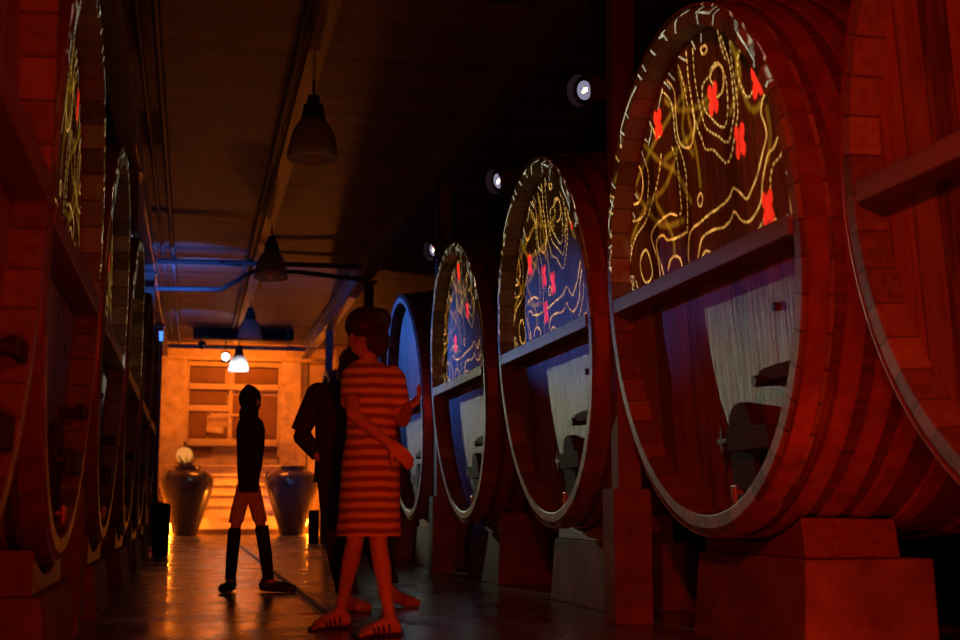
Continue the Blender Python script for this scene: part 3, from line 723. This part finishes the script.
# slide drawing: polylines in mm on the tank head (S solid, D dashed, F soft wide, R on the rim), and the red crosses
LINES= [('S',[(-165,1103),(-139,1099),(-163,1065),(-213,1067),(-206,1093),(-165,1103)]),('S',[(-251,883),(-225,927),(-267,954),(-333,957),(-379,924),(-386,875),(-362,820),(-312,805),(-283,810)]),('D',[(-239,934),(-176,931),(-122,912),(-113,842),(-132,786),(-194,735),(-245,692),(-324,646),(-372,655),(-403,720),(-412,786),(-410,856),(-373,925),(-319,972),(-232,960)]),('D',[(-38,1134),(-33,1026),(-43,925),(-74,806),(-115,710),(-179,664),(-270,615),(-337,571),(-387,564),(-433,620),(-475,687),(-480,811),(-461,931),(-390,1083)]),('D',[(50,1152),(51,1029),(34,900),(0,762),(-55,667),(-97,600),(-189,571),(-260,517),(-342,466),(-407,502),(-455,568),(-515,664)]),('D',[(-499,1055),(-491,967),(-499,850),(-517,753),(-515,664)]),('D',[(-362,1116),(-389,1025),(-429,942)]),('D',[(-644,959),(-569,917),(-551,833),(-583,755),(-636,699),(-691,711),(-722,734)]),('S',[(342,1092),(265,1021),(252,954),(263,843),(246,737),(176,683),(100,665),(54,697),(17,772),(35,838)]),('D',[(436,1062),(330,985),(295,890),(293,775),(233,671),(190,560),(196,475),(204,378),(231,260)]),('D',[(173,1119),(135,1043),(111,973),(92,880)]),('S',[(928,800),(855,727),(842,642),(899,574),(992,565),(1092,604)]),('D',[(835,844),(775,760),(740,671),(768,584),(795,537),(848,481),(948,468),(1054,479),(1123,511)]),('D',[(519,734),(567,655),(620,589),(713,518),(798,457),(878,420),(990,394),(1076,351),(1144,281),(1194,178),(1116,110)]),('D',[(353,728),(296,637),(292,535),(291,447),(294,373),(332,356)]),('S',[(365,363),(465,393),(599,388),(709,372),(772,332),(742,260),(694,172),(682,91)]),('S',[(234,248),(392,248),(531,265),(575,297),(647,307),(700,278),(692,211),(653,151),(624,82)]),('S',[(-825,669),(-783,639),(-758,592),(-785,530),(-793,474),(-747,422),(-708,379),(-660,326),(-600,286),(-528,248),(-467,288),(-392,331),(-336,303),(-275,287),(-167,279),(-56,273),(54,260),(153,252),(213,220),(245,140),(242,61)]),('S',[(-909,442),(-853,405),(-790,390),(-744,337),(-707,282),(-682,212),(-627,171),(-548,144),(-480,150),(-431,176),(-374,222),(-323,192),(-233,177),(-117,189),(-12,187),(55,171),(106,114),(129,70)]),('D',[(-945,390),(-904,349),(-838,335),(-799,291),(-775,223),(-734,169),(-682,116),(-637,93),(-595,69)]),('S',[(-1017,289),(-979,237),(-971,157),(-966,86)]),('S',[(22,402),(59,382),(54,349),(24,338),(0,361),(0,390),(22,402)]),('S',[(887,279),(967,248),(990,185),(943,109),(875,92),(804,125),(812,193),(846,253),(887,279)]),('S',[(552,108),(506,151),(433,158),(369,133),(345,84)]),('S',[(61,86),(19,105),(-29,96),(-60,71)]),('S',[(-750,80),(-806,93),(-838,57)]),('S',[(609,903),(581,855),(526,835),(484,854)]),('F',[(776,855),(542,700),(316,579),(155,391)]),('F',[(92,967),(312,908),(587,831),(775,760),(985,663)]),('F',[(399,999),(211,891),(-73,831),(-247,861)]),('F',[(295,675),(503,548),(816,515),(1141,364)]),('F',[(469,695),(82,717),(-95,788),(-190,796)]),('F',[(92,818),(23,603),(7,442)]),('F',[(-583,755),(-633,662),(-698,621),(-772,631)]),('F',[(-651,945),(-567,929),(-531,840)]),('F',[(-824,594),(-831,464),(-786,369)]),('F',[(955,614),(619,366),(272,318)]),('F',[(166,1091),(139,907),(184,770),(72,616)]),('F',[(-500,1009),(-570,872),(-552,787),(-431,689)]),('F',[(662,507),(455,281),(443,177)]),('R',[(-315,1234),(-210,1247),(-167,1220),(-156,1132)]),('R',[(-512,1196),(-454,1177),(-466,1111)]),('R',[(-479,1168),(-612,1113),(-633,1150)]),('R',[(-677,1119),(-642,1047)]),('R',[(-21,1240),(41,1240),(0,1215),(-37,1174),(-71,1124)]),('R',[(74,1230),(0,1217)]),('R',[(214,1208),(140,1152),(70,1112)]),('R',[(358,1171),(311,1119),(241,1065)]),('R',[(441,1144),(384,1096),(313,1040)]),('R',[(489,1089),(584,1060),(687,1008),(806,929),(819,842),(783,761)]),('R',[(424,1069),(514,981)]),('R',[(695,1005),(626,914),(701,834)]),('R',[(802,916),(706,853)]),('R',[(1069,687),(946,590)]),('R',[(1110,598),(1018,491)]),('R',[(1146,532),(1157,404),(1113,340)]),('R',[(1115,334),(1122,305),(1183,298)]),('R',[(1212,180),(1117,163),(1162,97),(1046,54),(1011,42)]),('R',[(1085,133),(1046,54)]),('R',[(-1047,988),(-802,1069),(-856,988),(-928,885),(-1001,802),(-1062,725),(-1056,695)]),('R',[(-1126,921),(-936,977),(-949,930),(-992,862),(-1033,796),(-1067,747)]),('R',[(-1167,809),(-1057,853),(-1080,808),(-1114,763),(-1139,727),(-1142,667),(-1177,610)]),('R',[(-704,1128),(-929,1052)]),('R',[(-1197,603),(-1159,574)]),('R',[(-1275,154),(-1259,127)]),('R',[(-1266,16),(-1266,-32)]),('R',[(726,996),(861,902)]),('R',[(1040,563),(1198,400)])]
X1= [(-239, 813), (530, 908), (-509, 529), (-741, 158), (-748, 746)]
X2= [(528, 646), (155, 498), (-70, 410), (168, 237), (-668, 758)]
X3= [(108, 1056), (-190, 640), (455, 411)]

# ------------------------------------------------------------------ slide projectors (a point lamp behind a real painted slide)
REC = .115
UP = Vector((-math.sin(TILT), 0, math.cos(TILT))); NRM = Vector((math.cos(TILT), 0, math.sin(TILT)))
def smooth_poly(p, n=5):
    p = np.array(p, float)
    if len(p) < 3: return p
    q = []
    cl = np.allclose(p[0], p[-1]); m = len(p)
    for i in range(m - 1):
        p0 = p[i-1] if i > 0 else (p[m-2] if cl else p[0]); p1 = p[i]; p2 = p[i+1]; p3 = p[i+2] if i + 2 < m else (p[1] if cl else p[-1])
        for k in range(n):
            t = k / n
            q.append(.5*((2*p1) + (-p0+p2)*t + (2*p0-5*p1+4*p2-p3)*t*t + (-p0+3*p1-3*p2+p3)*t**3))
    q.append(p[-1]); return np.array(q)
def slide_colors(Yg, Zg, crosses):
    C = np.zeros(Yg.shape + (3,)); rr = np.hypot(Yg, Zg)
    C[:] = np.array((.0065, .0042, .0012)) * ((rr < 1.4) & (Zg > -.02))[..., None]
    for kind, pts in LINES:
        P = smooth_poly(pts) / 1000.0 if kind != 'R' else np.array(pts)/1000.0
        w, col, dash = {'S': (.0062, (1,.66,.2), 0), 'D': (.0056, (.85,.6,.2), 1), 'F': (.019, (.15,.095,.008), 0), 'R': (.0052, (.62,.66,.52), 0)}[kind]
        x0, x1 = P[:,0].min()-.06, P[:,0].max()+.06; z0, z1 = P[:,1].min()-.06, P[:,1].max()+.06
        ii = np.where((Yg[:,0] > x0) & (Yg[:,0] < x1))[0]; jj = np.where((Zg[0] > z0) & (Zg[0] < z1))[0]
        if len(ii) == 0 or len(jj) == 0: continue
        si, sj = slice(ii[0], ii[-1]+1), slice(jj[0], jj[-1]+1); y, z = Yg[si, sj], Zg[si, sj]
        best = np.full(y.shape, 9.0); arc = np.zeros(y.shape); s = 0
        for a, b_ in zip(P[:-1], P[1:]):
            d = b_ - a; L = math.hypot(*d)
            if L < 1e-6: continue
            t = np.clip(((y-a[0])*d[0] + (z-a[1])*d[1])/(L*L), 0, 1); dd = np.hypot(y-a[0]-t*d[0], z-a[1]-t*d[1])
            u = dd < best; best[u] = dd[u]; arc[u] = (s + t*L)[u]; s += L
        k = np.clip((w*1.25 - best)/(w*.6), 0, 1) if kind != 'F' else np.clip(1.3 - best/w, 0, 1)
        if dash: k = k * np.where((arc % .038) < .024, 1.0, .10)
        if kind in 'SR': k = k * (.8 + .2*np.sin(arc*40))
        C[si, sj] = np.maximum(C[si, sj], k[..., None]*np.array(col)) if kind != 'F' else C[si, sj] + k[..., None]*np.array(col)
    for cy, cz in crosses:
        y, z = (Yg - cy/1000), (Zg - cz/1000); y = y + .0*z
        a, b_ = (y*.8 + z*.6), (-y*.8 + z*.6)
        e = np.minimum(np.maximum(np.abs(a)-.052, 0)**2 + b_**2, np.maximum(np.abs(b_)-.052, 0)**2 + a**2)
        k = np.clip((.034 - np.sqrt(e))/.006, 0, 1); C = C*(1-k[..., None]) + k[..., None]*np.array((1.0, .035, .02))
    return C
def film_mat():
    t = NT('slide_film'); a = t.n('ShaderNodeAttribute', attribute_name='dye'); tp = t.n('ShaderNodeBsdfTransparent')
    t.l(a.outputs['Color'], tp.inputs[0]); t.l(tp.outputs[0], t.out.inputs[0]); return t.m
M['film'] = film_mat()
def lens_mat():
    t = NT('lens_glass'); tp = t.n('ShaderNodeBsdfTransparent'); e = t.n('ShaderNodeEmission'); e.inputs[0].default_value = (.75,.7,1,1); e.inputs[1].default_value = .16
    a = t.n('ShaderNodeAddShader'); t.l(tp.outputs[0], a.inputs[0]); t.l(e.outputs[0], a.inputs[1]); t.l(a.outputs[0], t.out.inputs[0]); return t.m
M['lens'] = lens_mat()
TGT = Vector((REC, .0, ZC + .6))
SD = .085
HSG = plain('projector_casing', (.16,.12,.12), .5); M['hsg'] = HSG
def slide_mesh(crosses, PREL):
    AX = (TGT - PREL).normalized()
    ys = np.arange(-1.36, 1.361, .0068); zs = np.arange(-.1, 1.341, .0068)
    Yg, Zg = np.meshgrid(ys, zs, indexing='ij')
    C = slide_colors(Yg, Zg, crosses)
    C[0] = C[-1] = 0; C[:,0] = C[:,-1] = 0; C[1] = C[-2] = 0; C[:,1] = C[:,-2] = 0
    P = np.array((0,0,ZC)) + REC*np.array(NRM) + Yg[..., None]*np.array((0,1,0)) + Zg[..., None]*np.array(UP)
    r = P - np.array(PREL); k = SD / (r @ np.array(AX)); V = (r*k[..., None])
    nY, nZ = Yg.shape; idx = np.arange(nY*nZ).reshape(nY, nZ)
    f = np.stack([idx[:-1,:-1], idx[1:,:-1], idx[1:,1:], idx[:-1,1:]], -1).reshape(-1, 4)
    V = V.reshape(-1, 3); Cc = C.reshape(-1, 3)
    # opaque surround out to the casing wall
    bl = np.concatenate([idx[:,0], idx[-1,1:], idx[:-1,-1][::-1], idx[0,1:-1][::-1]])
    ax = np.array(AX); u = np.array((0,0,1.)) - ax*ax[2]; u /= np.linalg.norm(u); w = np.cross(ax, u)
    bv = V[bl]; a = bv @ u; c = bv @ w; rad = np.hypot(a, c); ov = ax*SD + np.outer(a/rad, u)*.088 + np.outer(c/rad, w)*.088
    n0 = len(V); V = np.vstack([V, ov]); Cc = np.vstack([Cc, np.zeros((len(ov), 3))]); m = len(bl)
    ex = np.array([[bl[i], n0+i, n0+(i+1) % m, bl[(i+1) % m]] for i in range(m)])
    f = np.vstack([f, ex])
    me = bpy.data.meshes.new('slide'); me.vertices.add(len(V)); me.vertices.foreach_set('co', V.astype(np.float32).ravel())
    me.loops.add(f.size); me.loops.foreach_set('vertex_index', f.ravel().astype(np.int32)); me.polygons.add(len(f)); me.polygons.foreach_set('loop_start', np.arange(0, f.size, 4, dtype=np.int32))
    me.update(); me.validate()
    at = me.color_attributes.new('dye', 'FLOAT_COLOR', 'POINT'); at.data.foreach_set('color', np.hstack([Cc, np.ones((len(Cc), 1))]).astype(np.float32).ravel())
    me.materials.append(M['film']); return me
def casing(ax):
    u = (Vector((0,0,1)) - ax*ax.z).normalized(); w = ax.cross(u); n = 32; rs = []
    for d, r in ((-.13,.04),(-.12,.075),(-.02,.088),(SD+.0,.092),(SD+.06,.105),(SD+.06,.1),(SD+.0,.087),(-.02,.0825),(-.11,.07),(-.12,.03)):
        rs.append([ax*d + u*(r*math.cos(2*PI*j/n)) + w*(r*math.sin(2*PI*j/n)) for j in range(n)])
    return MB().rings(rs)
def lens(ax):
    u = (Vector((0,0,1)) - ax*ax.z).normalized(); w = ax.cross(u); n = 32
    return MB().rings([[ax*d + u*(.06*math.cos(2*PI*j/n)) + w*(.06*math.sin(2*PI*j/n)) for j in range(n)] for d in (SD+.006, SD+.009)])
def make_projector(film, ax, label, power):
    r = empty('slide_projector', (0,0,0)); tag(r, label, 'projector', 'slide projectors hung from the long beams')
    obj('casing', casing(ax), HSG, r, smooth=True); obj('lens', lens(ax), M['lens'], r)
    o = bpy.data.objects.new('slide', film); COL.objects.link(o); o.parent = r
    y = MB().tube((0,0,.09), (0,0,.735), .014); y.box(-.03,.03,-.03,.03,.082,.1)
    obj('hanger', y, M['iron'], r)
    ld = bpy.data.lights.new('projector_bulb', 'POINT'); ld.energy = power; ld.shadow_soft_size = 0.0; ld.color = (1, .95, .85)
    l = bpy.data.objects.new('projector_bulb', ld); COL.objects.link(l); l.parent = r
    return r
PROJ = 1750
XS = {'R1': X1, 'R2': X2, 'R3': X3}
pl = [('R1', 6.155, 0, (-3.12, 1.2, 3.3), 'slide projector above the left row aimed at the tank with five red crosses'),
      ('R2', 9.06, 0, (-3.12, 1.2, 3.3), 'slide projector above the left row aimed at the tank with four clustered crosses'),
      ('R3', 12.13, 0, (-3.12, 1.2, 3.3), 'slide projector above the left row aimed at the tank with the blue rim'),
      ('R1', 6.155, 1, (-3.0, 1.695, 3.28), 'slide projector with a white lens beside the nearest right column'),
      ('R2', 9.06, 1, (-3.0, 1.19, 3.28), 'slide projector with a white lens in the dark above the middle right tank'),
      ('R3', 12.13, 1, (-3.0, 1.1, 3.28), 'farthest slide projector above the right row')]
for fk, y, s, pr, lab in pl:
    pr = Vector(pr); p = make_projector(slide_mesh(XS[fk], pr), (TGT - pr).normalized(), lab, (PROJ, PROJ*.55)[s])
    if s == 0: p.location = (XR + pr.x, y + pr.y, pr.z)
    else: p.matrix_world = left_matrix(y) @ Matrix.Diagonal((1,-1,1,1)) @ Matrix.Translation(pr)

# ------------------------------------------------------------------ lights of the place and added ones
def lamp(kind, loc, aim, energy, color, size=.1, spot=None, blend=.3, sy=None):
    ld = bpy.data.lights.new('scene_light', kind); ld.energy = energy; ld.color = color
    if kind == 'AREA': ld.size = size; ld.shape = 'SQUARE'
    else: ld.shadow_soft_size = size
    if sy: ld.shape = 'RECTANGLE'; ld.size_y = sy
    if spot: ld.spot_size = math.radians(spot); ld.spot_blend = blend
    o = bpy.data.objects.new('scene_light', ld); COL.objects.link(o); o.location = loc
    if aim is not None: o.rotation_euler = (Vector(aim) - Vector(loc)).to_track_quat('-Z', 'Y').to_euler()
    return o
RED = (1, .03, .005); ORG = (1, .205, .012); BLU = (.06, .22, 1)
# red floods behind the camera and beside the near tanks
lamp('AREA', (.1, -.9, .35), (1.5, 8, 1.1), 32, RED, .4)
lamp('SPOT', (.3, -.7, .5), (.98, 7.3, .75), 420, (1, .045, .004), .05, 13, .5)  # added spot to brighten the woman and her legs
lamp('SPOT', (2.0, .9, 2.3), (-.5, 3.7, 1.2), 90, RED, .1, 60, .6)  # added to keep the nearest left tank bright red
lamp('POINT', (2.56, 4.66, .1), None, 7, RED, .05)
lamp('SPOT', (-.45, .3, 2.9), (2.5, 3.9, 1.5), 380, RED, .1, 55, .5)
# white flood at the far end of the aisle, pointing back up the aisle
fl = empty('flood_light', (.64, 29.2, 3.9)); tag(fl, 'small bright white floodlight beside the farthest pendant lamp', 'light')
obj('housing', MB().box(-.09, .09, .03, .12, -.12, .12), M['blackplastic'], fl, bevel=.01)
obj('lit_glass', MB().lathe([(.001,.02),(.08,.02),(.08,.029),(.001,.029)], 'y', (0,0,0), 20), glow('flood_glow', (.85,1,.95), 10), fl)
obj('bracket', MB().tube((0,.08,.12),(0,.08,.459), .012), M['iron'], fl)
WP = Vector((.1, 27.97, 4.02))
wf = empty('flood_light', WP); tag(wf, 'small white floodlight under the left end of the black ceiling heater', 'light')
obj('housing', MB().box(-.05, .05, .03, .2, -.06, .06), M['blackplastic'], wf, bevel=.01)
obj('bracket', MB().tube((0,.1,.055),(0,.1,.109), .012), M['iron'], wf)
def wdir(az, el):
    a, e = math.radians(az), math.radians(el); return Vector((math.sin(a)*math.cos(e), -math.cos(a)*math.cos(e), -math.sin(e)))
wx = wdir(8, 9)
for nm, line, away in (('added_flap', ((5.8, 5.9), (10.6, 10.1)), -1), ('added_flap', ((5.8, 9.1), (10.6, 15.8)), 1)):  # unseen flaps added to cut the white beam to the lower heads
    (a0, e0), (a1, e1) = line; pts = []
    for k in (-1.3, 2.2): pts.append((a0 + k*(a1-a0), e0 + k*(e1-e0)))
    far = [(pts[1][0] - away*10, pts[1][1] + away*10), (pts[0][0] - away*10, pts[0][1] + away*10)]
    q = [wdir(a, e) for a, e in pts + far]; q = [v * (.26 / v.dot(wx)) for v in q]
    obj(nm, MB().rings([[v for v in q], [v + wx*.002 for v in q]]), M['blackplastic'], wf)
tgt = WP + wx
lamp('SPOT', WP, tgt, 2200, (.9, 1, .72), .004, 19, .3)
lamp('POINT', (.93, 29.45, 3.67), None, 22, (.85, .95, 1), .03)
lamp('SPOT', (2.3, 12.5, 3.7), (-.5, 10.08, 1.72), 500, (.9, 1, .95), .02, 5, .6)  # added spot to whiten the beam end of the third left tank
lamp('SPOT', (-.2, 20.6, 3.3), (2.15, 32.7, 1.25), 700, BLU, .05, 7, .8)  # added blue spot to tint the right jar
lamp('SPOT', (-.5, 25.0, 3.85), (.5, 26.9, 4.36), 60, BLU, .04, 75, .8)  # added for the blue patch on the far ceiling
# blue flood clamped to the third left column
bf = empty('flood_light', (-.53, 19.5, 3.1)); tag(bf, 'small blue floodlight clamped to the third left column', 'light')
obj('housing', MB().box(-.0799, .08, -.02, .1, -.08, .08), M['blackplastic'], bf, bevel=.01)
obj('lit_glass', MB().box(-.07, .07, -.03, -.021, -.07, .07), glow('blue_glow', BLU, 2), bf)
lamp('SPOT', (-.5, 19.4, 3.1), (2.5, 15.2, 2.25), 430, BLU, .04, 32, .7)
lamp('SPOT', (-.5, 19.4, 3.1), (2.5, 8.75, 1.95), 300, BLU, .01, 6.5, .8)  # extra narrow beam added to turn the third right tank blue
lamp('SPOT', (-.5, 19.4, 3.12), (2.5, 5.3, 1.6), 200, BLU, .01, 2.6, .9)  # another added beam, for blue under the second right tank's cross beam
lamp('SPOT', (-.45, 20.0, 3.6), (.25, 21.0, 4.4), 110, BLU, .05, 95, .6)
lamp('SPOT', (-.2, 18.6, 3.5), (-.2, 19.6, 4.1), 45, BLU, .05, 100, .6)
# orange uplights beside the jars, then added lamps for wall, steps and aisle
for x, y, z, e in ((-.55, 34.0, .25, 300), (2.95, 33.8, .25, 300)):
    lamp('POINT', (x, y, z), None, e, ORG, .08)
lamp('AREA', (1.1, 34.0, 5.3), (1.1, 36.2, 2.6), 250, ORG, 1.2)  # added from overhead to wash the end wall
lamp('SPOT', (1.1, 31.0, 5.1), (1.05, 34.8, .8), 3000, ORG, .1, 21, .6)  # added overhead spot that brightens the steps
lamp('AREA', (.9, 30.9, 3.6), (.9, 20, 3.0), 22, ORG, 1.2)  # unseen lamp added in place of bounce out of the end room

w = bpy.data.worlds.new('world'); SC.world = w; w.use_nodes = True
w.node_tree.nodes['Background'].inputs[0].default_value = (.01, .002, .001, 1); w.node_tree.nodes['Background'].inputs[1].default_value = .3

# ------------------------------------------------------------------ camera
cam = bpy.data.cameras.new('camera'); co = bpy.data.objects.new('camera', cam); COL.objects.link(co)
cam.sensor_width = 36; cam.lens = 1333.3 * 36 / 960; cam.clip_start = .05
th, ps = math.radians(7.994), math.radians(12.12)
d = Vector((math.sin(ps)*math.cos(th), math.cos(ps)*math.cos(th), math.sin(th)))
co.location = (0, 0, .673); co.rotation_euler = d.to_track_quat('-Z', 'Y').to_euler()
cam.dof.use_dof = True; cam.dof.focus_distance = 8.2; cam.dof.aperture_fstop = 2.8
SC.camera = co
SC.view_settings.view_transform = 'Standard'; SC.view_settings.look = 'None'; SC.view_settings.gamma = 1; SC.view_settings.exposure = 0
SC.view_settings.use_curve_mapping = False
SC.cycles.use_denoising = True
SC.cycles.max_bounces = 6; SC.cycles.transparent_max_bounces = 12
SC.cycles.sample_clamp_indirect = 4
